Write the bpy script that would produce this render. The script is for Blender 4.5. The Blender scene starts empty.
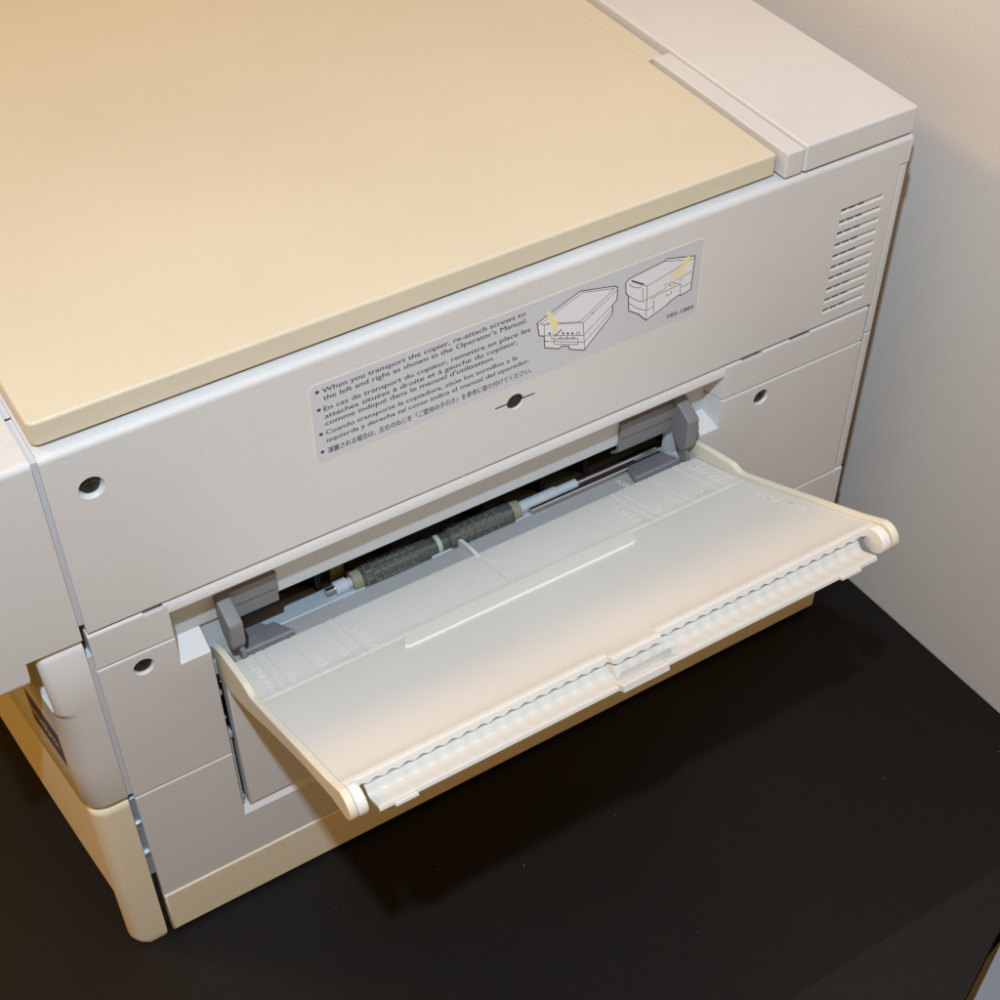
import bpy, bmesh, math, random
from mathutils import Matrix, Vector
random.seed(4)
S = bpy.context.scene
COL = S.collection

# ------------------------------------------------------------------ camera
cam_d = bpy.data.cameras.new('camera')
cam = bpy.data.objects.new('camera', cam_d); COL.objects.link(cam)
cam.matrix_world = Matrix((( 0.851853, 0.369111, -0.371623, -0.063498),
                           (-0.523780, 0.598821, -0.605861, -0.422107),
                           (-0.001094, 0.710753,  0.703440,  0.698462),
                           (0, 0, 0, 1)))
cam_d.sensor_width = 36.0
cam_d.lens = 1516.99 / 1000 * 36.0
cam_d.shift_x = 0.00258
cam_d.shift_y = 0.00041
cam_d.clip_start = 0.02; cam_d.clip_end = 50
S.camera = cam

# ------------------------------------------------------------------ world + lamps
W = bpy.data.worlds.new('World'); S.world = W; W.use_nodes = True
bg = W.node_tree.nodes['Background']
bg.inputs[0].default_value = (1.0, 0.52, 0.09, 1)
bg.inputs[1].default_value = 0.50

def area(name, loc, target, size, power, color, shape='DISK'):
    d = bpy.data.lights.new(name, 'AREA'); d.shape = shape; d.size = size
    d.energy = power; d.color = color
    o = bpy.data.objects.new(name, d); COL.objects.link(o)
    o.location = loc
    v = Vector(target) - Vector(loc)
    o.rotation_euler = v.to_track_quat('-Z', 'Y').to_euler()
    return o
area('flash_lamp', (-0.115, -0.42, 1.05), (0.20, 0.0, 0.18), 0.028, 10.2, (0.61, 0.80, 1.0))
area('room_lamp', (-1.73, 1.67, 2.40), (0.25, -0.05, 0.2), 0.60, 34.0, (1.0, 0.57, 0.19))

S.view_settings.view_transform = 'Standard'
S.view_settings.look = 'None'
S.view_settings.exposure = 0.0
S.view_settings.gamma = 1.0
S.view_settings.use_curve_mapping = False
S.render.engine = 'CYCLES'

# ------------------------------------------------------------------ materials
def plastic(name, col, rough=0.5, grain=0.35, gs=1500, spec=0.4, mottled=0.03, metal=0.0):
    m = bpy.data.materials.new(name); m.use_nodes = True
    nt = m.node_tree; N = nt.nodes; Lk = nt.links
    b = N['Principled BSDF']
    b.inputs['Roughness'].default_value = rough
    b.inputs['Metallic'].default_value = metal
    b.inputs['Specular IOR Level'].default_value = spec
    tc = N.new('ShaderNodeTexCoord')
    nz = N.new('ShaderNodeTexNoise'); nz.inputs['Scale'].default_value = 9; nz.inputs['Detail'].default_value = 4
    Lk.new(tc.outputs['Object'], nz.inputs['Vector'])
    r = N.new('ShaderNodeMapRange'); r.inputs['From Min'].default_value = .3; r.inputs['From Max'].default_value = .7
    r.inputs['To Min'].default_value = 1 - mottled; r.inputs['To Max'].default_value = 1 + mottled
    Lk.new(nz.outputs['Fac'], r.inputs['Value'])
    g2 = N.new('ShaderNodeTexNoise'); g2.inputs['Scale'].default_value = gs * 0.55; g2.inputs['Detail'].default_value = 2
    Lk.new(tc.outputs['Object'], g2.inputs['Vector'])
    r2 = N.new('ShaderNodeMapRange'); r2.inputs['To Min'].default_value = 1 - 1.6 * mottled; r2.inputs['To Max'].default_value = 1 + 1.6 * mottled
    Lk.new(g2.outputs['Fac'], r2.inputs['Value'])
    mm = N.new('ShaderNodeMath'); mm.operation = 'MULTIPLY'
    Lk.new(r.outputs[0], mm.inputs[0]); Lk.new(r2.outputs[0], mm.inputs[1])
    mx = N.new('ShaderNodeVectorMath'); mx.operation = 'SCALE'
    mx.inputs[0].default_value = col
    Lk.new(mm.outputs[0], mx.inputs['Scale'])
    Lk.new(mx.outputs[0], b.inputs['Base Color'])
    if grain > 0:
        g = N.new('ShaderNodeTexNoise'); g.inputs['Scale'].default_value = gs; g.inputs['Detail'].default_value = 3
        Lk.new(tc.outputs['Object'], g.inputs['Vector'])
        bp = N.new('ShaderNodeBump'); bp.inputs['Strength'].default_value = grain; bp.inputs['Distance'].default_value = 0.00025
        Lk.new(g.outputs['Fac'], bp.inputs['Height']); Lk.new(bp.outputs[0], b.inputs['Normal'])
    return m
M_body   = plastic('body_plastic',   (0.60, 0.585, 0.56), 0.55, mottled=0.04)
M_lid    = plastic('lid_plastic',    (0.61, 0.54, 0.40), 0.38, spec=0.5)
M_base   = plastic('base_plastic',   (0.72, 0.635, 0.465), 0.55)
M_tray   = plastic('tray_plastic',   (0.64, 0.612, 0.556), 0.5, grain=0.25)
M_arm    = plastic('arm_plastic',    (0.70, 0.64, 0.50), 0.4, grain=0.1)
M_tip    = plastic('tip_plastic',    (0.74, 0.72, 0.66), 0.4, grain=0.1)
M_frame  = plastic('frame_plastic',  (0.52, 0.53, 0.53), 0.5)
M_chute  = plastic('chute_plastic',  (0.42, 0.45, 0.48), 0.45)
M_groove = plastic('groove_plastic', (0.54, 0.55, 0.56), 0.5)
M_guide  = plastic('guide_plastic',  (0.185, 0.18, 0.18), 0.45)
M_black  = plastic('black_plastic',  (0.012, 0.011, 0.010), 0.6, mottled=0.0)
M_screw  = plastic('black_screw',    (0.05, 0.05, 0.042), 0.3, grain=0, metal=0.5)
M_label  = plastic('label_film',     (0.535, 0.54, 0.56), 0.4, grain=0.05, mottled=0.01)
M_edge   = plastic('label_edge',     (0.72, 0.70, 0.64), 0.3, grain=0)
M_ink    = plastic('label_ink',      (0.04, 0.037, 0.05), 0.5, grain=0)
M_paper  = plastic('label_white',    (0.70, 0.69, 0.71), 0.5, grain=0, mottled=0.0)
M_yel    = plastic('label_yellow',   (0.80, 0.68, 0.30), 0.5, grain=0, mottled=0.0)
M_steel  = plastic('zinc_steel',     (0.50, 0.58, 0.66), 0.35, grain=0.1, metal=0.6)
M_chrome = plastic('polished_steel', (0.50, 0.50, 0.52), 0.28, grain=0, metal=1.0)
M_roll   = plastic('roller_rubber',  (0.085, 0.088, 0.085), 0.16, grain=0, mottled=0.1, spec=0.9)
M_shell = plastic('roller_shell', (0.62, 0.64, 0.60), 0.12, grain=0, spec=0.6)
M_shell.node_tree.nodes['Principled BSDF'].inputs['Transmission Weight'].default_value = 0.93
M_bush   = plastic('yellow_bushing', (0.24, 0.235, 0.15), 0.4, grain=0)
M_cap    = plastic('white_cap',      (0.44, 0.46, 0.48), 0.25, grain=0)
M_blue   = plastic('sticker_blue',   (0.09, 0.085, 0.24), 0.4, grain=0)
M_ylet   = plastic('sticker_yellow', (0.95, 0.80, 0.10), 0.4, grain=0)
M_dust   = plastic('dust',           (0.45, 0.43, 0.36), 0.9, grain=0)
M_floor  = plastic('floor_vinyl',    (0.20, 0.33, 0.58), 0.6, gs=60)

def table_mat():
    m = plastic('table_laminate', (0.0068, 0.0048, 0.0035), 0.5, grain=0.5, gs=900, spec=0.24, mottled=0.12)
    return m
M_table = table_mat()
M_lit_table = plastic('lit_table_laminate', (0.0125, 0.0090, 0.0068), 0.48, grain=0.5, gs=900, spec=0.26, mottled=0.12)  # lighter copy of the table colour, a patch of light painted in
def wall_mat():
    m = bpy.data.materials.new('wall_paint'); m.use_nodes = True
    N = m.node_tree.nodes; Lk = m.node_tree.links; b = N['Principled BSDF']
    b.inputs['Base Color'].default_value = (0.62, 0.585, 0.54, 1); b.inputs['Roughness'].default_value = 0.7
    b.inputs['Specular IOR Level'].default_value = 0.25
    tc = N.new('ShaderNodeTexCoord'); n1 = N.new('ShaderNodeTexNoise'); n1.inputs['Scale'].default_value = 800; n1.inputs['Detail'].default_value = 5
    n1.inputs['Roughness'].default_value = 0.6
    Lk.new(tc.outputs['Object'], n1.inputs['Vector'])
    bp = N.new('ShaderNodeBump'); bp.inputs['Strength'].default_value = 0.5; bp.inputs['Distance'].default_value = 0.0004
    Lk.new(n1.outputs['Fac'], bp.inputs['Height']); Lk.new(bp.outputs[0], b.inputs['Normal'])
    return m
M_wall = wall_mat()

# ------------------------------------------------------------------ mesh helpers (all lengths in mm)
K = 0.001
def put(o, parent=None):
    COL.objects.link(o)
    if parent is not None:
        o.parent = parent
        o.matrix_parent_inverse = Matrix.Translation(-parent.location) if parent.type == 'EMPTY' else Matrix.Identity(4)
    return o
def mesh_obj(name, bm, mat, parent=None, smooth=True, ang=35, link=True):
    bmesh.ops.recalc_face_normals(bm, faces=bm.faces)
    me = bpy.data.meshes.new(name); bm.to_mesh(me); bm.free()
    mats = mat if isinstance(mat, (list, tuple)) else [mat]
    for q in mats: me.materials.append(q)
    if smooth:
        me.polygons.foreach_set('use_smooth', [True] * len(me.polygons)); me.set_sharp_from_angle(angle=math.radians(ang))
    o = bpy.data.objects.new(name, me)
    if link: put(o, parent)
    return o
def finish(o, cutters=(), weighted=True):
    """apply boolean cuts and weighted normals, then drop the cutters"""
    for c in cutters:
        md = o.modifiers.new('cut', 'BOOLEAN'); md.operation = 'DIFFERENCE'; md.solver = 'EXACT'; md.object = c
    if weighted:
        wn = o.modifiers.new('wn', 'WEIGHTED_NORMAL'); wn.keep_sharp = True
    bpy.context.view_layer.update()
    dg = bpy.context.evaluated_depsgraph_get()
    me = bpy.data.meshes.new_from_object(o.evaluated_get(dg), depsgraph=dg)
    old = o.data; nm = old.name
    o.modifiers.clear(); o.data = me; bpy.data.meshes.remove(old); me.name = nm
    for c in cutters:
        cm = c.data; bpy.data.objects.remove(c); bpy.data.meshes.remove(cm)
    return o
def bevel_edges(bm, test, w, seg=3):
    bmesh.ops.recalc_face_normals(bm, faces=bm.faces); bm.normal_update()
    es = [e for e in bm.edges if len(e.link_faces) == 2 and e.calc_face_angle(0) > 0.3 and test((e.verts[0].co + e.verts[1].co) / 2 / K, (e.verts[1].co - e.verts[0].co).normalized())]
    if es: bmesh.ops.bevel(bm, geom=es, offset=w * K, segments=seg, profile=0.5, affect='EDGES', clamp_overlap=True)
def bm_box(x0, x1, y0, y1, z0, z1, bev=0, seg=3, bm=None):
    b = bmesh.new()
    vs = [b.verts.new((x * K, y * K, z * K)) for x in (x0, x1) for y in (y0, y1) for z in (z0, z1)]
    for f in ((0, 1, 3, 2), (4, 6, 7, 5), (0, 4, 5, 1), (2, 3, 7, 6), (0, 2, 6, 4), (1, 5, 7, 3)): b.faces.new([vs[i] for i in f])
    if bev: bmesh.ops.bevel(b, geom=b.edges[:], offset=bev * K, segments=seg, profile=0.5, affect='EDGES')
    if bm is None: return b
    me = bpy.data.meshes.new('tmp'); b.to_mesh(me); b.free(); bm.from_mesh(me); bpy.data.meshes.remove(me)
    return bm
def add(bm, b2):
    me = bpy.data.meshes.new('tmp'); b2.to_mesh(me); b2.free(); bm.from_mesh(me); bpy.data.meshes.remove(me); return bm
def box(name, dims, mat, parent=None, bev=0.6, seg=3):
    return finish(mesh_obj(name, bm_box(*dims, bev=bev, seg=seg), mat, parent))
def cutbox(*d): return mesh_obj('cutter', bm_box(*d), M_body, None, smooth=False)
def prism_bm(pts, axis, a0, a1):
    """pts are 2-D in the plane normal to axis: x->(y,z)  y->(x,z)  z->(x,y)"""
    b = bmesh.new()
    def P(p, a):
        return {'x': (a, p[0], p[1]), 'y': (p[0], a, p[1]), 'z': (p[0], p[1], a)}[axis]
    lo = [b.verts.new(Vector(P(p, a0)) * K) for p in pts]; hi = [b.verts.new(Vector(P(p, a1)) * K) for p in pts]
    n = len(pts)
    for i in range(n): b.faces.new((lo[i], lo[(i + 1) % n], hi[(i + 1) % n], hi[i]))
    b.faces.new(lo[::-1]); b.faces.new(hi)
    return b
def frustum_bm(r0, y0, r1, y1):
    """rect r=(x0,x1,z0,z1) at depth y0 to rect at depth y1"""
    b = bmesh.new(); L = []
    for r, y in ((r0, y0), (r1, y1)):
        L.append([b.verts.new((x * K, y * K, z * K)) for x, z in ((r[0], r[2]), (r[1], r[2]), (r[1], r[3]), (r[0], r[3]))])
    for i in range(4): b.faces.new((L[0][i], L[0][(i + 1) % 4], L[1][(i + 1) % 4], L[1][i]))
    b.faces.new(L[0][::-1]); b.faces.new(L[1]); return b
def lathe_bm(prof, axis, c, n=32, bm=None):
    """prof = (a, r) along axis through c"""
    b = bm or bmesh.new(); rings = []
    for a, r in prof:
        ring = []
        for i in range(n):
            t = 2 * math.pi * i / n; u, v = r * math.cos(t), r * math.sin(t)
            p = (c[0] + a, c[1] + u, c[2] + v) if axis == 'x' else (c[0] + u, c[1] + a, c[2] + v)
            ring.append(b.verts.new(Vector(p) * K))
        rings.append(ring)
    for A, B in zip(rings, rings[1:]):
        for i in range(n): b.faces.new((A[i], A[(i + 1) % n], B[(i + 1) % n], B[i]))
    b.faces.new(rings[0][::-1]); b.faces.new(rings[-1])
    return b
def loft_bm(levels):
    """levels: list of (z, [(x,y)...]) with equal counts"""
    b = bmesh.new(); R = [[b.verts.new((x * K, y * K, z * K)) for x, y in pl] for z, pl in levels]
    n = len(R[0])
    for A, B in zip(R, R[1:]):
        for i in range(n): b.faces.new((A[i], A[(i + 1) % n], B[(i + 1) % n], B[i]))
    b.faces.new(R[0][::-1]); b.faces.new(R[-1]); return b

# ================================================================== SETTING
def wall_x(y): return 455.8 + (6.2 - y) * 4.7 / 124.9
b = prism_bm([(wall_x(-1500), -1500), (wall_x(900), 900), (wall_x(900) + 100, 900), (wall_x(-1500) + 100, -1500)], 'z', -740, 1700)
w = mesh_obj('wall', b, M_wall, smooth=False); w['kind'] = 'structure'
b = bm_box(-2500, 700, -2500, 1500, -760, -740)
f = mesh_obj('floor', b, M_floor, smooth=False); f['kind'] = 'structure'

# ------------------------------------------------------------------ table
tb = bpy.data.objects.new('dark_table', None); tb.location = (-0.05, 0.1, -0.74); put(tb)
tb['label'] = 'black brown laminate table under the copier, one edge against the wall'; tb['category'] = 'table'
yc = -160.0
SY = -192.5
def board(name, pts, mat, z1=0.0):
    bt = prism_bm(pts, 'z', -28, z1); bevel_edges(bt, lambda c, d: c.z > z1 - 1 and abs(c.y - SY) > 5, 0.5, 2)
    return finish(mesh_obj(name, bt, mat, tb))
board('tabletop', [(wall_x(650) - .6, 650), (-700, 650), (-700, SY), (wall_x(SY) - .6, SY)], M_table)
lp = board('lit_table_patch', [(wall_x(SY) - .6, SY - .02), (-700, SY - .02), (-700, -560), (-403, -560), (318.3, -238), (360.4, -219.3)], M_lit_table)  # front strip split off the tabletop only to carry the painted light patch
lp['label'] = 'patch of light painted as a browner front leaf of the table'
for x, y in ((-650, 600), (400, 600), (-650, -500), (400, -120)):
    box('leg', (x - 22, x + 22, y - 22, y + 22, -740, -28), M_table, tb, bev=2)

# pale surface standing beyond the cut corner of the dark table
sd = bpy.data.objects.new('side_table', None); sd.location = (0.42, -0.42, -0.74); put(sd)
sd['label'] = 'pale grey side table, only a sliver showing past the black table corner'; sd['category'] = 'side table'
bt = prism_bm([(319.6, -241), (361.2, -222.2), (449.0, -182), (462, -330), (470, -620), (160, -620)], 'z', -28, -2.2)
bevel_edges(bt, lambda c, d: c.z > -3, 0.8, 2)
finish(mesh_obj('tabletop', bt, plastic('grey_laminate', (0.23, 0.245, 0.28), 0.5, gs=500), sd))
for x, y in ((215, -590), (430, -590), (425, -225), (335, -265)):
    box('leg', (x - 12, x + 12, y - 12, y + 12, -740, -30), M_guide, sd, bev=1.5)

# dust on the table top
bd = bmesh.new()
def speck(x, y, r):
    n = 5; vs = [bd.verts.new(Vector((x + r * math.cos(2 * math.pi * k / n + x) * random.uniform(.5, 1.3), y + r * math.sin(2 * math.pi * k / n + x) * random.uniform(.5, 1.3), 0.12)) * K) for k in range(n)]
    tp = bd.verts.new(Vector((x, y, 0.35)) * K)
    for k in range(n): bd.faces.new((vs[k], vs[(k + 1) % n], tp))
for i in range(24): speck(random.uniform(0, 440), random.uniform(-230, -10), random.choice((.12, .15, .18, .3)))
for i in range(8): speck(random.uniform(-90, 10), random.uniform(-120, 120), random.choice((.12, .15, .2)))
d = mesh_obj('dust_specks', bd, M_dust, smooth=False)
d['label'] = 'tiny pale dust specks scattered over the black table top'; d['category'] = 'dust'; d['kind'] = 'stuff'

# ================================================================== COPIER
cp = bpy.data.objects.new('photocopier', None); cp.location = (0.2, 0.24, 0.0); put(cp)
cp['label'] = 'off white desktop photocopier with yellowed lid and its side paper tray folded open'; cp['category'] = 'photocopier'

# ---- dark chassis behind the covers
b = bm_box(3, 416, 12, 478, 9, 325)
finish(mesh_obj('inner_chassis', b, M_black, cp, smooth=False), [cutbox(40, 321, 0, 45, 158, 226)], weighted=False)

# ---- upper shell (scanner body)
b = bm_box(2.7, 420.4, 0, 480, 232.9, 327.9)
bevel_edges(b, lambda c, d: c.z > 327 and c.y < 1, 2.9, 6)
bevel_edges(b, lambda c, d: c.z > 327 and c.x > 420, 2.0, 4)
bevel_edges(b, lambda c, d: c.z < 233.5 and c.y < 1, 0.5, 2)
bevel_edges(b, lambda c, d: abs(d.z) > .9 and c.y < 1 and c.x > 400, 1.2, 3)
o = mesh_obj('upper_housing', b, M_body, cp)
cuts = [cutbox(7, 416.5, 3.2, 476, 225, 324.5), cutbox(415.2, 425, -2, 490, 225, 313.8)]
# screw recess, keyhole
cuts.append(mesh_obj('cutter', lathe_bm([(-0.3, 5.5), (0.0, 5.3), (0.9, 4.6), (2.6, 4.1), (6, 4.1)], 'y', (19.1, 0, 306.4), 40), M_body, None, smooth=False))
cuts.append(mesh_obj('cutter', lathe_bm([(-0.3, 4.5), (0.5, 4.0), (6, 4.0)], 'y', (204.6, 0, 264.0), 40), M_body, None, smooth=False))
cuts.append(cutbox(194.4, 214.8, -1, 6, 263.4, 264.9))
# vents: shallow slot, with three through-cuts in each
zs = [299.2 - i * 6.44 for i in range(10)]
for z in zs:
    b2 = frustum_bm((382.2, 408.4, z - 1.6, z + 1.3), -0.02, (382.6, 407.6, z - .5, z + 1.15), 1.7)
    cuts.append(mesh_obj('cutter', b2, M_body, None, smooth=False))
    for a in (382.7, 388.1, 393.5): cuts.append(cutbox(a, a + 4.2, .8, 6, z - 1.35, z + 1.1))
finish(o, cuts, weighted=True)
upper = o

def screw(c, r, y):
    b = lathe_bm([(y + 3, r), (y + .5, r), (y + .1, r * .9), (y, r * .6), (y + .02, r * .05)], 'y', (c[0], 0, c[1]), 32)
    o = mesh_obj('screw', b, M_screw, cp)
    s1 = cutbox(c[0] - r * .55, c[0] + r * .55, y - 1, y + .9, c[1] - .38, c[1] + .38)
    s2 = cutbox(c[0] - .38, c[0] + .38, y - 1, y + .9, c[1] - r * .55, c[1] + r * .55)
    return finish(o, [s1, s2])
screw((19.1, 306.4), 4.0, 1.7); screw((350.2, 200.8), 4.1, 1.3); screw((21.0, 200.6), 4.1, 1.3)
b = lathe_bm([(1.1, 3.98), (9, 3.98)], 'y', (204.6, 0, 264.0), 32)
mesh_obj('keyhole_shade_plug', b, M_black, cp, smooth=False)  # black plug set inside the cut, stands for the shade in the hole
for a_, c_ in ((194.7, 201.2), (208.0, 214.5)): mesh_obj('slit_shade_plug', bm_box(a_, c_, .7, 5, 263.42, 264.88), M_black, cp, smooth=False)  # black blocks filling the slits in place of their inner shade

# ---- lid (platen cover)
def slab(name, dims, mat, rc, rt, parent, seg=5):
    x0, x1, y0, y1, z0, z1 = dims
    b = bm_box(*dims)
    bevel_edges(b, lambda c, d: abs(d.z) > .9 and c.x < 100, rc, 6); bevel_edges(b, lambda c, d: abs(d.z) > .9 and c.x > 100, min(rc, 1.4), 4)
    bevel_edges(b, lambda c, d: c.z > z1 - .01, rt, seg)
    bevel_edges(b, lambda c, d: c.z < z0 + .01, 0.4, 2)
    return finish(mesh_obj(name, b, mat, parent))
lid = slab('platen_lid', (3.4, 342.6, 5.6, 480, 329.7, 340.2), M_lid, 3.5, 1.8, cp)
slab('lid_hinge_flap', (342.9, 352.2, 103.2, 480, 329.7, 339.6), M_lid, 1.2, 0.6, lid)
slab('lid_side_rail', (344.6, 354.3, 1.0, 101.4, 329.2, 341.4), M_body, 0.8, 0.7, cp)
slab('rear_top_cover', (354.6, 419.7, 0.3, 480, 329.6, 342.8), M_body, 1.5, 1.2, cp)

# ---- rear corner strips
b = bm_box(416.3, 420.6, 0.3, 470, 213.6, 312.9); bevel_edges(b, lambda c, d: c.y < 1, 1.0, 3)
finish(mesh_obj('rear_corner_strip', b, M_body, cp))
b = bm_box(416.0, 420.6, 0.3, 470, 119.4, 212.8); bevel_edges(b, lambda c, d: c.y < 1, 1.0, 3)
finish(mesh_obj('rear_corner_strip', b, M_body, cp))

# ---- corner post seen in the gap between front cover and housing
b = bm_box(-1.5, 4.5, 1.7, 30, 237.5, 326.2); add(b, bm_box(-1.5, 3.2, 1.5, 30, 121, 218)); add(b, bm_box(-1.5, 4.5, 29, 470, 300, 326.2))
mesh_obj('corner_post', b, M_groove, cp, smooth=False)
b = bm_box(-1.2, 3.6, 2.2, 30, 53, 116.5, .5); add(b, bm_box(-0.6, 2.4, 1.0, 3, 71, 73.5, .3)); add(b, bm_box(-.6, 2.4, 1.2, 3, 96, 98, .3))
finish(mesh_obj('steel_bracket', b, M_steel, cp))
b = bm_box(-1.2, 3.6, 4, 30, 3, 53); mesh_obj('corner_gap_filler', b, M_black, cp, smooth=False)

# ---- front cover, upper (control panel side, overhanging)
b = prism_bm([(-52, 327.9), (0.1, 327.9), (0.1, 230.8), (-23.3, 230.8), (-23.6, 222), (-24.6, 216.6), (-52, 216.6)], 'y', 0, 480)
bevel_edges(b, lambda c, d: c.z > 327 and c.y < 1, 2.9, 6)
bevel_edges(b, lambda c, d: c.z > 327 and c.x < -51, 6, 5)
bevel_edges(b, lambda c, d: c.z < 217 and c.y < 1, 4, 5)
bevel_edges(b, lambda c, d: abs(d.y) > .9 and c.x > -0.5 and c.z > 230.9, 0.4, 2)
finish(mesh_obj('upper_front_cover', b, M_body, cp))

# ---- front covers, middle and base (bowed front in plan)
def outline(xf, r, xr, y0=0.0, inset=0.0, y1=480, ny=14, slope=.112):
    pts = [(xr, y0 + inset)]
    for k in range(9):
        t = math.pi / 2 * k / 8
        pts.append((-(xf - r) - r * math.sin(t), y0 + inset + r - r * math.cos(t)))
    ys = [y0 + inset + r + (y1 - y0 - r) * (k / ny) for k in range(1, ny + 1)]
    for y in ys: pts.append((-xf - slope * (y - r) * (1 - y / 480.0 * 0.5), y))
    pts.append((xr, y1))
    return pts
XM = 19.6
lv = [(119.6, outline(XM - 2.4, 9, -0.4, inset=1.6)), (120.6, outline(XM - .8, 10, -0.4, inset=.5)), (122.5, outline(XM, 10, -0.4)), (150, outline(XM, 10, -0.4)), (187, outline(XM, 10, -0.4)),
      (189, outline(XM - .15, 9, -0.4)), (190.4, outline(XM - .6, 6, -0.4)), (191.6, outline(XM - .9, 4.5, -0.4, slope=-.22)), (193, outline(XM - 1.0, 4.2, -0.4, slope=-0.25)), (225.2, outline(XM - .0, 4, -0.4, slope=-0.25)), (227.4, outline(XM - .5, 4, -0.4, inset=1.2, slope=-0.25)), (228.9, outline(XM - 1.4, 4, -0.4, inset=3.0, slope=-0.25))]
mesh_obj('middle_front_cover', loft_bm(lv), M_body, cp, ang=50)
lv = [(0.4, outline(12.5, 3, -2.5, inset=.8)), (2.4, outline(16.0, 6, -1.0, inset=.3)), (6.5, outline(18.0, 7, -.8)), (45, outline(18.2, 7, -0.8)), (60, outline(18.2, 7, -0.8)), (114.5, outline(18.2, 8, -0.8)), (117.2, outline(17.3, 7.5, -0.8, inset=.7)), (118.6, outline(14.9, 7, -0.8, inset=2.4))]
finish(mesh_obj('base_front_cover', loft_bm(lv), M_base, cp, ang=50), [cutbox(-90, 20, 8.5, 500, -5, 45)])

# ---- sticker on the middle front cover
def face_x(y, z=158): return -XM - 0.112 * (y - 10) * (1 - y / 960.0)
b = bmesh.new(); grid = []
for i in range(9):
    y = 10.5 + 33 * i / 8
    grid.append([b.verts.new(Vector((face_x(y, z) - .15, y, z)) * K) for z in (146.5, 150, 158, 166, 169.5)])
for i in range(8):
    for j in range(4): b.faces.new((grid[i][j], grid[i + 1][j], grid[i + 1][j + 1], grid[i][j + 1]))
st = mesh_obj('blue_sticker', b, M_blue, cp, smooth=False)
b = bmesh.new()
for i in range(11):
    y = 13 + 2.7 * i; h = (2.2, 3.2, 2.6)[i % 3] + (2 if i in (4, 5) else 0)
    for dz, hh, ww in ((0, h + 1, .9), (h / 2, 1.2, 1.9), (-h / 2, 1.2, 1.6 if i % 2 else .5)):
        vs = [b.verts.new(Vector((face_x(yy, 158) - .35, yy, zz)) * K) for yy, zz in ((y, 158 + dz - hh / 2), (y + ww, 158 + dz - hh / 2), (y + ww, 158 + dz + hh / 2), (y, 158 + dz + hh / 2))]
        b.faces.new(vs)
mesh_obj('worn_yellow_print', b, M_ylet, st, smooth=False)

# ---- side panels around the tray
POCKET0 = (36.4, 324.6, 192.2, 236); POCKET1 = (40.0, 321.0, 199.4, 236)
def pocket(): return mesh_obj('cutter', frustum_bm((36.2, 324.8, 191.6, 236), -0.6, POCKET1, 12.4), M_body, None, smooth=False)
def panel(name, dims, cuts, bev=0.9, mat=None, topbev=None):
    b = bm_box(*dims)
    if topbev: bevel_edges(b, lambda c, d: c.y < dims[2] + .01 and c.z > dims[5] - .01, topbev, 4)
    bevel_edges(b, lambda c, d: c.y < dims[2] + .01 and c.z < dims[5] - 3, bev, 3)
    return finish(mesh_obj(name, b, mat or M_body, cp), cuts)
panel('tray_surround_band', (2.2, 44, 0, 26, 210.6, 231.3), [pocket(), cutbox(26, 34.8, -1, 5, 229.2, 240)], topbev=1.5)
panel('tray_surround_band', (318, 414.3, 0, 26, 210.6, 231.3), [pocket(), cutbox(334, 346.8, -1, 5, 229.3, 240), cutbox(364, 377, -1, 5, 229.3, 240)], topbev=1.5)
def hole(c): return mesh_obj('cutter', lathe_bm([(-.3, 4.9), (0, 4.7), (.8, 4.2), (9, 4.2)], 'y', (c[0], 0, c[1]), 36), M_body, None, smooth=False)
panel('side_cover', (2.2, 50.4, 0, 26, 119.3, 209.7), [pocket(), hole((21.1, 200.4)), cutbox(45, 52, 10, 30, 100, 193)], topbev=1.4)
panel('side_cover', (313.6, 414.3, 0, 26, 119.3, 209.7), [pocket(), hole((350.3, 200.6))], topbev=1.4)
# base panel with tray recess
b = bm_box(2.4, 420.4, 0, 24, 35.2, 118.3)
bevel_edges(b, lambda c, d: c.y < .01 and c.z > 118, 1.6, 4)
bevel_edges(b, lambda c, d: c.y < .01, 0.5, 2)
rc = prism_bm([(-1, 66.6), (0, 67.4), (3.5, 71.0), (40, 71.0), (40, 130), (-1, 130)], 'x', 50.3, 313.7)
finish(mesh_obj('base_side_panel', b, M_body, cp), [mesh_obj('cutter', rc, M_body, None, smooth=False)])
# bottom plinth
b = bm_box(2.4, 420.2, -0.9, 470, 3.0, 34.4)
bevel_edges(b, lambda c, d: c.y < 0, 1.0, 3); bevel_edges(b, lambda c, d: abs(d.y) > .9 and c.x > 400, 2, 3)
finish(mesh_obj('base_plinth', b, M_base, cp))
for x in (30, 390): box('rubber_foot', (x - 9, x + 9, 20, 38, 0, 3.2), M_black, cp, bev=.5)
# inner door panel behind the tray
b = bm_box(54.2, 311, 0.9, 7, 72.2, 172)
bevel_edges(b, lambda c, d: c.y < 1, 0.7, 3)
dr = finish(mesh_obj('tray_recess_panel', b, M_body, cp))
# fittings glimpsed in the dark gap beside it
b = bm_box(50.6, 52.6, 3.5, 12, 70, 124, .3)
for z, h, w_ in ((76, 3, 2), (81, 2, 1), (126, 4, 2.2), (141, 1.5, 1.0), (157, 2.6, 1.6), (172, 9, 1.8)): add(b, bm_box(50.8, 50.8 + w_, 2.4 + (z % 3) * .8, 8, z, z + h, .3))
finish(mesh_obj('hinge_fitting', b, M_chute, cp))

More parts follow.
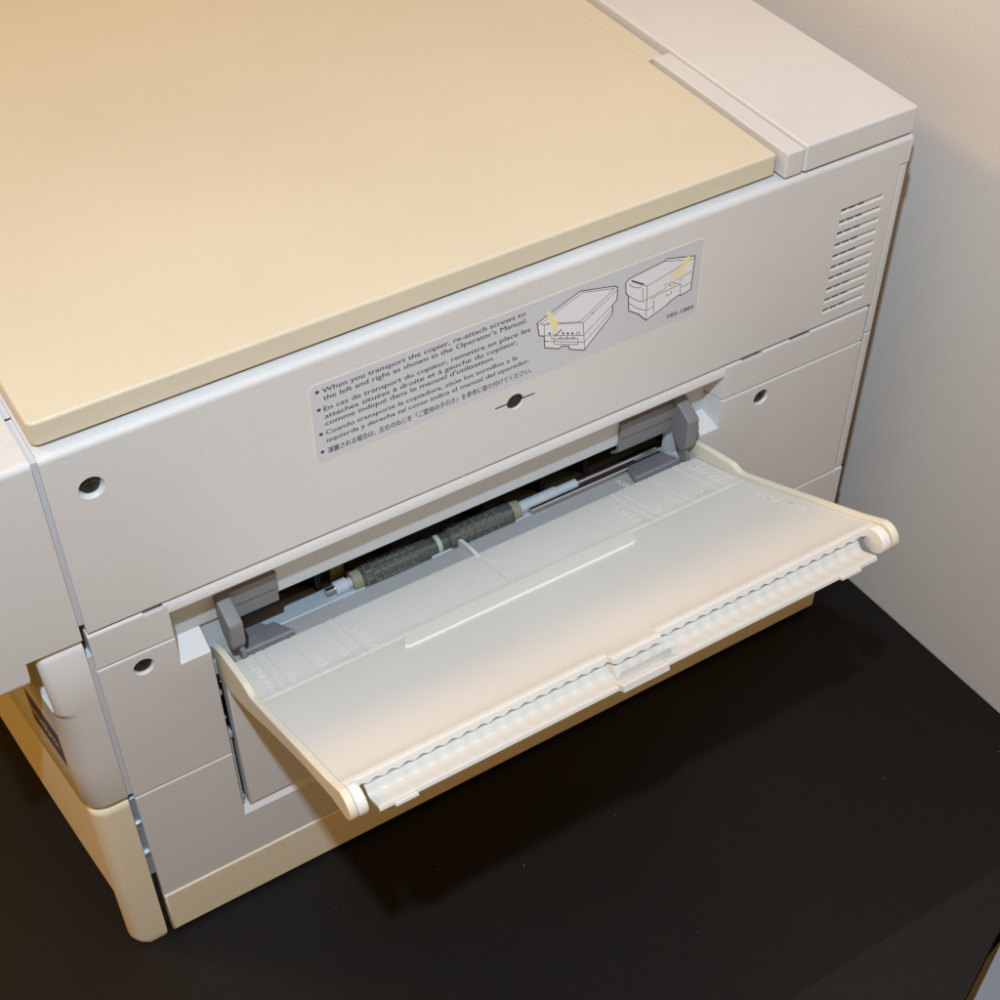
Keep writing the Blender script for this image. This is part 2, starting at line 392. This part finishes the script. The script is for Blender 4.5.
# ---- lintel over the feed slot, inner frame
lint = [(4, 232.2), (2.6, 232.0), (1.2, 230.6), (0.4, 228.8), (0.05, 227), (0.0, 225.6), (0.5, 225.0), (10, 225.0), (10, 232.2)]
finish(mesh_obj('slot_lintel', prism_bm(lint, 'x', 36.4, 324.6), M_body, cp))
b = bm_box(39.6, 321.4, 10.6, 14.0, 197.9, 230)
bevel_edges(b, lambda c, d: c.y < 11 and c.z < 198, 1.0, 3)
add(b, bm_box(38, 63, 12.2, 15, 170, 198)); add(b, bm_box(302, 323, 12.2, 15, 170, 198))
finish(mesh_obj('slot_back_frame', b, M_frame, cp))
# chute floor
ch = [(9.5, 172.5), (13, 174.6), (30, 169.0), (44, 160), (44, 158), (9.5, 158)]
mesh_obj('feed_chute', prism_bm(ch, 'x', 54, 310), M_chute, cp, smooth=False)
for x in (112, 150, 200, 236, 262): box('chute_rib', (x, x + 3, 26, 44, 158, 186), M_black, cp, bev=.4)

# ---- feed roller
AX = (0, 18.0, 175.6)
rb = lathe_bm([(131, 6.0), (131.4, 6.5), (166, 6.5), (166.4, 6.1), (166.6, 4.6), (177.6, 4.6), (177.8, 6.1), (178.2, 6.5), (212.6, 6.5), (213, 6.0)], 'x', AX, 40)
ro = mesh_obj('feed_roller', rb, M_shell, cp)
mesh_obj('roller_core', lathe_bm([(131.5, 4.0), (212.5, 4.0)], 'x', AX, 28), M_roll, ro)
b = bmesh.new()
for seg in ((133, 164), (180, 211)):
    x = seg[0]
    while x < seg[1] - 4:
        for k in range(9):
            t = math.radians(-80 - 20 * k + (x * 17 % 11))
            # small moulded ribs catching the flash
            yy, zz = AX[1] + 5.4 * math.sin(t), AX[2] - 5.4 * math.cos(t)
            if (k + int(x)) % 2: add(b, bm_box(x, x + 3.2, yy - .35, yy + .35, zz - .35, zz + .35))
            else: add(b, bm_box(x, x + .5, yy - .9, yy + .7, zz - .9, zz + .5))
        x += 3.9
add(b, lathe_bm([(171.2, 5.0), (173.4, 5.0)], 'x', AX, 32))
mesh_obj('roller_ribs', b, plastic('roller_ribs', (0.42, 0.42, 0.37), .25, grain=0), ro, smooth=False)
for pf in ([(126.4, 5.2), (131, 5.2)], [(213, 5.4), (218, 5.0)]): mesh_obj('bushing', lathe_bm(pf, 'x', AX, 32), M_bush, ro)
box('bearing_block', (120, 127, 25, 28, 172, 184), plastic('bearing_plastic', (0.16, 0.14, 0.04), .4), cp, bev=.8)
for pf in ([(117.8, 3.2), (118.2, 3.5), (124, 3.6), (124.3, 2.6), (126.5, 2.6)], [(218, 3.2), (240, 3.2), (240.4, 2.6), (252, 2.6)]): mesh_obj('end_cap', lathe_bm(pf, 'x', AX, 24), M_cap, ro)
for pf, c_ in (([(113.4, 1.8), (118, 1.8)], AX), ([(250, 2.3), (300, 2.3)], AX)): mesh_obj('steel_shaft', lathe_bm(pf, 'x', c_, 24), M_chrome, ro)
mesh_obj('guide_rod', lathe_bm([(222, 1.7), (300, 1.7)], 'x', (0, 12.8, 176.4), 20), M_chrome, cp)

# ================================================================== BYPASS TRAY
P0 = (-2.6, 181.5); P1 = (-34.5, 192.6); P2 = (-121.0, 236.5)
L1 = math.dist(P0, P1); L2 = math.dist(P1, P2)
RK = 3.0   # kink softened over this length
def TP(x, u, h=0.0):
    def seg(A, B, L, du):
        d = ((B[0] - A[0]) / L, (B[1] - A[1]) / L); return (A[0] + d[0] * du, A[1] + d[1] * du), d
    if u < L1: p, d = seg(P0, P1, L1, u)
    else: p, d = seg(P1, P2, L2, u - L1)
    d1 = ((P1[0] - P0[0]) / L1, (P1[1] - P0[1]) / L1); d2 = ((P2[0] - P1[0]) / L2, (P2[1] - P1[1]) / L2)
    t = min(1, max(0, (u - L1 + RK) / (2 * RK))); dn = (d1[0] * (1 - t) + d2[0] * t, d1[1] * (1 - t) + d2[1] * t)
    l = math.hypot(*dn); n = (dn[1] / l, -dn[0] / l)
    if n[1] < 0: n = (-n[0], -n[1])
    q = 0 if u < L1 else (u - L1) / L2
    s = (x - 58.1) / 250
    a, bb = 58.1 - .3 * min(1, max(0, u / L1)) - 1.2 * q, 308.1 + 1.3 * min(1, max(0, u / L1)) - .8 * q
    return Vector((a + s * (bb - a), p[0] + n[0] * h, p[1] + n[1] * h)) * K
def tgrid(xs, us, fh, thick, b=None):
    """closed slab over (x,u) with top height fh(x,u) and underside thick below"""
    b = b or bmesh.new()
    T = [[b.verts.new(TP(x, u(x) if callable(u) else u, fh(x, u(x) if callable(u) else u))) for u in us] for x in xs]
    B = [[b.verts.new(TP(x, u(x) if callable(u) else u, fh(x, u(x) if callable(u) else u) - (thick(x, 0) if callable(thick) else thick))) for u in us] for x in xs]
    nx, nu = len(xs), len(us)
    for i in range(nx - 1):
        for j in range(nu - 1):
            b.faces.new((T[i][j], T[i + 1][j], T[i + 1][j + 1], T[i][j + 1])); b.faces.new((B[i][j], B[i][j + 1], B[i + 1][j + 1], B[i + 1][j]))
    for i in range(nx - 1):
        b.faces.new((T[i][0], B[i][0], B[i + 1][0], T[i + 1][0])); b.faces.new((T[i][-1], T[i + 1][-1], B[i + 1][-1], B[i][-1]))
    for j in range(nu - 1):
        b.faces.new((T[0][j], T[0][j + 1], B[0][j + 1], B[0][j])); b.faces.new((T[-1][j], B[-1][j], B[-1][j + 1], T[-1][j + 1]))
    return b
def tprism(poly_ux, h0, h1, b=None, inset=0.0):
    """plan polygon [(x,u)] raised from h0 to h1, top edge inset"""
    b = b or bmesh.new(); cx = sum(p[0] for p in poly_ux) / len(poly_ux); cu = sum(p[1] for p in poly_ux) / len(poly_ux)
    def ins(p, d):
        v = (p[0] - cx, p[1] - cu); return (p[0] - math.copysign(min(d, abs(v[0])), v[0]), p[1] - math.copysign(min(d, abs(v[1])), v[1]))
    R = [[b.verts.new(TP(p[0], p[1], h0)) for p in poly_ux], [b.verts.new(TP(p[0], p[1], h1 - inset)) for p in poly_ux]]
    if inset: R.append([b.verts.new(TP(*ins(p, inset), h1)) for p in poly_ux])
    n = len(poly_ux)
    for A, B in zip(R, R[1:]):
        for i in range(n): b.faces.new((A[i], A[(i + 1) % n], B[(i + 1) % n], B[i]))
    b.faces.new(R[0][::-1]); b.faces.new(R[-1]); return b
def lin(a, b, n): return [a + (b - a) * i / (n - 1) for i in range(n)]

PITCH = 6.42
def lip(x): return 3.8 if 172.0 < x < 196.0 else 0.0
def wave(x): return math.cos(2 * math.pi * (x - 60) / PITCH)
UE = 130.3
xs = lin(56.7, 309.3, 470)
us = [L1 - 1.0, L1, L1 + 2, L1 + 6, L1 + 14, 70, 100, 120] + [(lambda x, d=d: UE + lip(x) - d) for d in (5.2, 4.4, 3.6, 2.0, 1.0, .4, .1, 0)]
def ph(x, u):
    e = UE + lip(x) - u
    if e < .05: return -.62
    if e < .2: return -.3
    if e < .6: return .05
    if e < 1.2: return .28
    if e < 3.8: return .38
    if e < 4.6: return .2
    return 0.0
tray = mesh_obj('bypass_tray', tgrid(xs, us, ph, lambda x, u: 2.3 + (.48 * wave(x) if 63 < x < 305.5 else 0)), M_tray, cp, ang=30)
tray['label'] = 'open off white paper tray hinged below the slot'
# marking strip with grooves, and lower recessed lip
grooves = [(68.0, 1.3), (72.8, 1.3), (85.2, 1.0), (102.6, 1.3), (107.6, 1.3), (256.8, 1.3), (261.2, 1.3), (279.4, 1.0), (294.2, 1.3), (299.4, 1.3)]
gx = sorted(set([56.9, 62.0, 62.3, 304.4, 304.8, 309.0] + lin(110, 250, 8) + [c + k * w_ for c, w_ in grooves for k in (-.8, -.45, 0, .45, .8)]))
def sh(x, u):
    h = 0.6 if 62.2 < x < 304.5 else 0.35
    for c, w_ in grooves:
        if abs(x - c) < w_ * .5: h -= .26 if u < L1 else .2
    if u > 37.2: h = min(h, .25)
    return h
uu = [0, .4, 6, 14, 24, 31, L1, L1 + 1.5, 37.0, 38.2]
b = tgrid(gx, uu, lambda x, u: sh(x, u) - (.3 if u == 0 else 0) , 1.9)
strip = mesh_obj('size_marking_strip', b, M_tray, tray, ang=25)
b = tgrid([60.5, 62, 300, 306], [-16.6, -16.0, -8, -0.2, 1.0], lambda x, u: -1.6 if u > -16.2 else -2.2, 2.2)
mesh_obj('inner_lip', b, plastic('lip_plastic', (0.40, 0.395, 0.38), .5), tray, ang=25)
# raised bar
b = tprism([(123.6, 38.6), (122.6, 42), (120.0, 48.6), (122, 50.2), (237, 50.2), (239.5, 48.6), (243.5, 40.5), (243.0, 38.6)], -0.5, 1.0, inset=.4)
mesh_obj('raised_bar', b, plastic('bar_plastic', (0.73, 0.70, 0.63), .42, grain=.15), tray, ang=20)
# centre fin and arrow
b = bmesh.new()
pts = [(-17, -1.8), (-16.6, 1.8), (-14, 3.0), (-4, 2.4), (3.5, .7), (3.5, -1.8)]
A = [b.verts.new(TP(180.9, u, h)) for u, h in pts]; B = [b.verts.new(TP(182.7, u, h)) for u, h in pts]
for i in range(len(pts)): b.faces.new((A[i], A[(i + 1) % 6], B[(i + 1) % 6], B[i]))
b.faces.new(A[::-1]); b.faces.new(B)
def bar(x0, u0, x1, u1, w_, h0, h1):
    dx, du = x1 - x0, u1 - u0; l = math.hypot(dx, du); nx, nu = -du / l * w_ / 2, dx / l * w_ / 2
    tprism([(x0 + nx, u0 + nu), (x1 + nx, u1 + nu), (x1 - nx, u1 - nu), (x0 - nx, u0 - nu)], h0, h1, b)
bar(181.8, 5.5, 189.6, 18.6, .7, .4, .92); bar(181.8, 5.5, 172.8, 19.0, .7, .4, .92); bar(181.8, 4, 180.6, 36.0, .8, .4, .92)

mesh_obj('centre_arrow', b, M_tray, tray, smooth=False)

# text on the tray, mapped onto its surface
def text_mesh(s, size=1.0, extrude=0.0, off=0.0):
    c = bpy.data.curves.new('t', 'FONT'); c.body = s; c.size = size; c.extrude = extrude; c.resolution_u = 3; c.offset = off
    o = bpy.data.objects.new('t', c); COL.objects.link(o)
    bpy.context.view_layer.update(); dg = bpy.context.evaluated_depsgraph_get()
    me = bpy.data.meshes.new_from_object(o.evaluated_get(dg), depsgraph=dg)
    bpy.data.objects.remove(o); bpy.data.curves.remove(c)
    return me
def emboss(s, x, u0, u1, cap, h):
    me = text_mesh(s, 1.0, .5, 0.0)
    vx = [v.co.x for v in me.vertices]; vy = [v.co.y for v in me.vertices]; mx, my = min(vx), min(vy); wx, wy = max(vx) - mx, max(vy) - my
    t = bmesh.new(); t.from_mesh(me); bpy.data.meshes.remove(me)
    for v in t.verts:
        v.co = TP(x - cap / 2 + (v.co.y - my) / wy * cap, u0 + (v.co.x - mx) / wx * (u1 - u0), h + (0.22 if v.co.z > 0 else -.2))
    mesh_obj('embossed_size_mark', t, M_emb, strip if h > .1 else tray, smooth=False)
M_emb = plastic('emboss_plastic', (0.69, 0.65, 0.58), .35, grain=0)
for args in (('LTR/LGL', 64.2, 6.8, 34, 2.6, .6), ('A4', 74.4, 25.5, 34, 3.0, .6), ('B5', 88.6, 24, 32, 3.0, .6), ('A5', 99.4, 24, 33, 2.8, .6), ('STMT', 110.8, 13.5, 36, 3.0, .6),
             ('LTR/LGL', 302.0, 4, 33, 2.4, .6), ('A4', 289.6, 23, 32, 3.0, .6), ('B5', 274.6, 22, 30, 3.0, .6), ('A5', 264.0, 21.5, 32, 2.8, .6), ('STMT', 251.4, 12.5, 32.5, 3.0, .6),
             ('A4/LTR', 302.6, 57, 93, 4.2, 0.0), ('A5R', 270.4, -12.5, -2.5, 2.8, -1.6)):
    emboss(*args)

# arms
def arm(x0, x1, mat, pts, bev=.8):
    b = bmesh.new(); A = [b.verts.new(TP(x0, u, h)) for u, h in pts]; B = [b.verts.new(TP(x1, u, h)) for u, h in pts]; n = len(pts)
    for i in range(n): b.faces.new((A[i], A[(i + 1) % n], B[(i + 1) % n], B[i]))
    b.faces.new(A[::-1]); b.faces.new(B)
    bmesh.ops.recalc_face_normals(b, faces=b.faces)
    es = [e for e in b.edges if (e.verts[0] in A) == (e.verts[1] in A) and len(e.link_faces) == 2]
    bmesh.ops.bevel(b, geom=es, offset=bev * K, segments=3, profile=.5, affect='EDGES')
    return b
tip = [(134.6 + 7.0 * math.sin(math.radians(a)), -4.2 + 6.6 * math.cos(math.radians(a))) for a in range(5, 200, 13)]
side = [(-15, -6), (-14, 4), (-8, 7.6), (0.7, 8.8), (14, 7.8), (27.5, 6.2), (29.6, 5.6), (33.6, 3.3), (38, 2.7), (60, 2.3), (100, 1.9), (122, 1.7)] + tip + [(122, -7.2), (94, -5.6), (52, -7.0), (22, -11.0), (0, -13.5), (-12, -11.5)]
finish(mesh_obj('side_arm', arm(53.4, 56.8, M_arm, side), M_arm, tray, ang=45))
finish(mesh_obj('side_arm', arm(309.2, 312.6, M_arm, side), M_arm, tray, ang=45))
# extension
M_ext = plastic('extension_plastic', (0.58, 0.555, 0.50), .45, grain=.15)
EX = [(120, -3.5), (129.0, -3.5), (130.3, -3.7), (130.6, -4.2), (130.9, -5.2), (131.2, -6.3), (131.6, -7.3), (132.3, -7.8), (136.0, -7.9), (139.0, -7.9), (140.4, -8.0), (140.9, -8.2), (141.1, -8.6)]
def LF(a): return 1 if 128 < a < 138 else 0   # only the wall follows the lip
def ext_h(x, u):
    e = u - lip(x) * (1 if u < 138.2 else 0)
    for (a, ha) in EX:
        w_ = .24 * wave(x) * (1 - max(0, a - 131.6) / .7) if 130.2 < a < 132.35 else 0
        if abs(a + w_ - e) < .004:
            k = {132.3: .16, 136.0: .13, 139.0: .08}.get(a, 0)
            return ha + k * wave(x)
    return -3.6
xs2 = lin(64.4, 299.6, 440)
b = tgrid(xs2, [(lambda x, a=a: a + lip(x) * LF(a) + (.24 * wave(x) * (1 - max(0, a - 131.6) / .7) if 130.2 < a < 132.35 else 0)) for a, _ in EX], ext_h, 1.4)
ex = mesh_obj('extension_tray', b, M_ext, tray, ang=45)
for pl, h0_, h1_ in (([(70, 138.5), (80, 138.5), (79.7, 142.8), (70.3, 142.8)], -10.2, -8.6), ([(168.5, 137.6), (192.0, 137.6), (191.0, 143.9), (169.5, 143.9)], -10.2, -6.9), ([(279, 138.5), (290, 138.5), (289.6, 142.8), (279.4, 142.8)], -10.2, -8.6)):
    mesh_obj('pull_tab', tprism(pl, h0_, h1_, None, .55), M_ext, ex, smooth=False)
disc = [(133.6 + 7.0 * math.sin(math.radians(a)), -5.2 + 6.3 * math.cos(math.radians(a))) for a in range(0, 360, 12)]
finish(mesh_obj('pivot_disc', arm(57.0, 61.4, M_tip, disc, .9), M_tip, ex, ang=45))
finish(mesh_obj('pivot_disc', arm(304.4, 309.0, M_tip, disc, .9), M_tip, ex, ang=45))

# paper guides
def guide(mir, bx, name='paper_guide', dz=0, mc=365.4):
    """modelled for the left side, mirrored about x=183.5 when mir"""
    def X(x): return mc - x if mir else x
    def xb(x0, x1): return (min(X(x0), X(x1)), max(X(x0), X(x1)))
    # upright plate: profile in (y,z)
    pr = [(-2.6, 190.5), (-3.8, 193), (-4.0, 204.5 + dz), (-3.2, 206.4 + dz), (9.6, 213.2 + dz), (11.2, 212.8 + dz), (11.2, 202), (8.0, 194), (2.0, 187.2), (-.5, 187.0)]
    a, c = xb(58.8, 65.6)
    b = prism_bm(pr, 'x', a, c); bevel_edges(b, lambda c_, d: abs(d.x) < .5, 1.0, 3)
    # hook under the front edge
    add(b, prism_bm([(-3.6, 188), (-4.4, 184.8), (-3.2, 181.4), (1, 181.2), (1, 188)], 'x', *xb(62.6, 64.8)))
    # back bar with a step
    add(b, bm_box(*xb(65.0, bx), 9.2, 11.4, 194.6, 213, .3)); add(b, bm_box(*xb(65.0, bx), 8.3, 9.6, 203.6, 213, .3))
    add(b, prism_bm([(x_, z_) for x_, z_ in ((9.2, 194.6), (11.4, 194.6), (16, 190.0), (15, 189.0))], 'x', *xb(65, bx)))
    o = finish(mesh_obj(name, b, M_guide, tray, ang=45))
    b = bmesh.new()
    ff = 1.6 if mir else -1.2
    fl = [(X(65.0), -2.6), (X(90.5 + ff), -2.6), (X(90.5 + ff), -4.4), (X(86.4 + ff), -17), (X(81.5), -17), (X(79.5), -21), (X(67), -21)]
    tprism(fl, -1.4, 1.7, b, .8)
    mesh_obj('guide_foot', b, M_guide, o, smooth=False)
    b = bmesh.new()
    for k in range(6):
        u = -5 - 1.3 * k; x = X(69.4)
        tprism([(x, u), (X(74.4), u), (X(74.4), u + .45), (x, u + .45)], 1.6, 2.1, b)
    mesh_obj('grip_ribs', b, M_guide, o, smooth=False)
    return o
guide(False, 87.8); guide(True, 96.8, dz=3, mc=367.2)

# ================================================================== WARNING LABEL
def flat_poly(b, pts, y):
    from mathutils.geometry import tessellate_polygon
    P = [Vector((x, 0, z)) for x, z in pts]; vs = [b.verts.new((x * K, y * K, z * K)) for x, z in pts]
    for t in tessellate_polygon([P]): b.faces.new([vs[i] for i in t])
def rrect(x0, x1, z0, z1, r, n=6):
    P = []
    for cx, cz, a0 in ((x1 - r, z1 - r, 0), (x0 + r, z1 - r, 90), (x0 + r, z0 + r, 180), (x1 - r, z0 + r, 270)):
        for k in range(n + 1):
            a = math.radians(a0 + 90 * k / n); P.append((cx + r * math.cos(a), cz + r * math.sin(a)))
    return P
lb = mesh_obj('transport_label', prism_bm(rrect(109.2, 301.4, 273.6, 314.6, 2.6), 'y', -0.14, 0.1), M_label, cp, smooth=False)
lb['label'] = 'grey instruction sticker with black text and copier drawings'
mesh_obj('clear_border', prism_bm(rrect(108.8, 301.9, 273.2, 315.0, 3.0), 'y', -0.06, 0.1), M_edge, lb, smooth=False)
b = bmesh.new()
lines = [("When you transport the copier, re-attach screws to", 114.8, 209.2, 310.45, 1.0),
         ("the left and right as shown in the Operator's Manual.", 114.9, 209.9, 306.6, 1.0),
         ("En cas de transport du copieur, remettre en place les", 114.6, 211.6, 301.1, 1.0),
         ("attaches situées à droite et à gauche du copieur,", 114.7, 205.2, 297.1, 1.0),
         ("comme indiqué dans le manuel d'utilisation.", 114.6, 193.8, 293.4, 1.0),
         ("Cuando transporte la copiadora, sitúe los tornillos a la", 114.5, 205.3, 288.6, .92),
         ("izquierda y derecha tal como indica el manual del operador.", 114.5, 211.4, 284.4, .92),
         ("運搬される場合は、左右のねじを「ご愛用の手引き」を参考に取り付けてください。", 114.6, 212.4, 278.9, 0)]
def put_text(s, x0, x1, zc, hsc, yy=-.16, mats=None, zh=None):
    me = text_mesh(s, 1.0, 0.0, 0.0)
    t = bmesh.new(); t.from_mesh(me); bpy.data.meshes.remove(me)
    vx = [v.co.x for v in t.verts]; mx, wx = min(vx), max(vx) - min(vx)
    if hsc == 0:
        vy = [v.co.y for v in t.verts]; lo, hi = min(vy), max(vy); k = 3.3 / (hi - lo); off = lo + (hi - lo) / 2
    else: k = 3.55 * hsc; off = .27
    if zh: vy = [v.co.y for v in t.verts]; lo, hi = min(vy), max(vy); k = zh / (hi - lo); off = (lo + hi) / 2
    t2 = t.copy()
    for q_, dx_, dy_ in ((t, 0, 0), (t2, .115, .012)):
        for v in q_.verts: v.co = Vector((x0 + dx_ + (v.co.x - mx) / wx * (x1 - x0), yy - dy_, zc + (v.co.y - off) * k)) * K
        add(b, q_)
for l in lines: put_text(*l)
for x, z in ((112.6, 310.9), (112.5, 301.7), (112.3, 288.9), (112.1, 279.4)):
    flat_poly(b, [(x + .85 * math.cos(a * math.pi / 8), z + .85 * math.sin(a * math.pi / 8)) for a in range(16)], -.165)
mesh_obj('printed_text', b, M_ink, lb, smooth=False)
b = bmesh.new(); put_text('FB5-1884', 284.9, 299.3, 278.0, 1, zh=2.2)
mesh_obj('part_number', b, M_ink, lb, smooth=False)
DATA = {'body1': [(215.06, 303.05), (236.42, 311.29), (254.1, 306.98), (256.06, 305.68), (256.07, 299.28), (253.91, 296.91), (254.01, 291.99), (240.02, 277.89), (231.99, 281.86), (231.71, 283.64), (227.72, 285.33), (226.72, 284.32), (219.13, 288.1), (218.77, 294.56), (216.21, 295.84)], 'lines1': [[(215.57, 302.31), (219.63, 300.43), (238.76, 293.53), (255.74, 304.22)], [(219.61, 301.07), (237.16, 294.73), (254.4, 305.59)], [(216.88, 301.98), (237.69, 310.06), (254.19, 305.68)], [(238.76, 293.53), (240.22, 278.02)], [(218.61, 300.84), (218.77, 294.56)], [(218.97, 294.69), (239.4, 286.49), (254.11, 297.16)], [(218.94, 291.67), (239.8, 282.45), (254.07, 294.36)], [(223.95, 290.76), (236.51, 285.82), (236.45, 282.53), (224.24, 287.9), (223.95, 290.76)], [(242.73, 297.1), (244.51, 296.92)], [(235.62, 289.6), (237.1, 289.09), (237.17, 287.42), (235.8, 287.88), (235.62, 289.6)], [(226.22, 290.36), (227.02, 290.78), (228.09, 289.57), (227.07, 289.34), (226.22, 290.36)], [(229.45, 289.0), (230.36, 289.39), (231.44, 288.17), (230.41, 287.94), (229.45, 289.0)], [(232.91, 287.55), (233.83, 287.94), (234.91, 286.71), (233.89, 286.48), (232.91, 287.55)], [(219.65, 291.59), (220.89, 290.85)]], 'dots1': [[(220.97, 295.58), (221.99, 295.16), (222.02, 294.06), (221.0, 294.49)], [(227.98, 292.78), (229.02, 292.34), (229.06, 291.24), (228.02, 291.67)], [(230.37, 291.78), (231.42, 291.35), (231.46, 290.24), (230.42, 290.67)], [(232.78, 290.78), (233.83, 290.34), (233.88, 289.23), (232.83, 289.67)]], 'arrow1': [(219.25, 307.35), (221.45, 307.3), (223.65, 300.91), (225.68, 300.5), (224.66, 294.26), (220.95, 299.88), (221.95, 300.43)], 'key1': [[(222.7, 291.61), (227.41, 294.31)]], 'keyd1': [(222.66, 292.93), (223.67, 293.38), (224.52, 292.15), (223.73, 291.4), (222.91, 291.52)], 'body2': [(260.2, 306.18), (261.88, 307.81), (280.49, 310.09), (281.62, 310.8), (297.37, 306.6), (296.94, 292.76), (296.9, 288.57), (291.8, 287.35), (290.24, 287.96), (285.21, 286.22), (284.79, 285.39), (272.87, 280.93), (268.29, 286.3), (262.92, 290.21), (262.07, 298.62), (260.74, 300.59)], 'lines2': [[(280.25, 310.04), (290.75, 306.69)], [(263.43, 306.02), (269.7, 301.8)], [(269.21, 302.0), (272.01, 300.03), (285.77, 303.02), (290.49, 304.59)], [(272.01, 300.03), (272.36, 293.56), (272.87, 280.93)], [(269.73, 299.72), (270.23, 292.35)], [(262.09, 304.87), (264.66, 302.18), (267.88, 300.68), (269.24, 301.6)], [(262.32, 298.52), (266.7, 294.34), (270.24, 292.19), (272.62, 292.72), (282.19, 294.59), (282.58, 295.66)], [(287.84, 297.03), (296.53, 298.71)], [(262.61, 294.51), (268.06, 289.27), (272.65, 286.53), (276.5, 287.22)], [(291.34, 291.74), (296.94, 292.76)], [(276.29, 290.77), (276.8, 283.85)], [(274.87, 291.98), (279.89, 293.04), (290.63, 293.74), (291.17, 287.59)], [(283.25, 291.22), (283.6, 290.09), (286.01, 290.62), (285.89, 291.91)], [(294.37, 304.95), (297.25, 305.54)], [(281.5, 296.82), (282.92, 297.24)], [(286.99, 295.65), (290.07, 294.45)], [(290.42, 295.79), (291.86, 296.21)]], 'arrow2': [(293.03, 308.23), (295.91, 306.52), (290.81, 301.47), (291.85, 300.01), (285.03, 298.12), (287.59, 303.28), (288.98, 302.66)], 'keyd2': [(283.98, 296.33), (285.4, 296.86), (287.22, 295.81), (287.05, 295.04), (285.09, 295.02)]}
def stroke(b, pl, w_, y, closed=False):
    n = len(pl); segs = [(pl[i], pl[(i + 1) % n]) for i in range(n if closed else n - 1)]
    for k, (p, q) in enumerate(segs):
        dx, dz = q[0] - p[0], q[1] - p[1]; l = math.hypot(dx, dz)
        if l < .01: continue
        nx, nz = -dz / l * w_ / 2, dx / l * w_ / 2; ex_, ez = dx / l * w_ * .4, dz / l * w_ * .4
        flat_poly(b, [(p[0] + nx - ex_, p[1] + nz - ez), (q[0] + nx + ex_, q[1] + nz + ez), (q[0] - nx + ex_, q[1] - nz + ez), (p[0] - nx - ex_, p[1] - nz - ez)], y - .0012 * (k % 7))
for k in ('1', '2'):
    b = bmesh.new(); flat_poly(b, DATA['body' + k], -.155)
    mesh_obj('copier_drawing', b, M_paper, lb, smooth=False)
    b = bmesh.new()
    stroke(b, DATA['body' + k], .50, -.17, True)
    for l in DATA['lines' + k]: stroke(b, l, .28, -.175)
    if k == '1':
        for q in DATA['dots1']: flat_poly(b, q, -.18)
        stroke(b, DATA['key1'][0], .6, -.19)
    else: stroke(b, [(263.43, 306.1), (269.7, 301.9)], .8, -.19)
    stroke(b, DATA['keyd' + k], .5, -.195, True)
    mesh_obj('drawing_lines', b, M_ink, lb, smooth=False)
    b = bmesh.new(); flat_poly(b, DATA['arrow' + k], -.215); flat_poly(b, DATA['keyd' + k], -.213)
    mesh_obj('yellow_arrow', b, M_yel, lb, smooth=False)
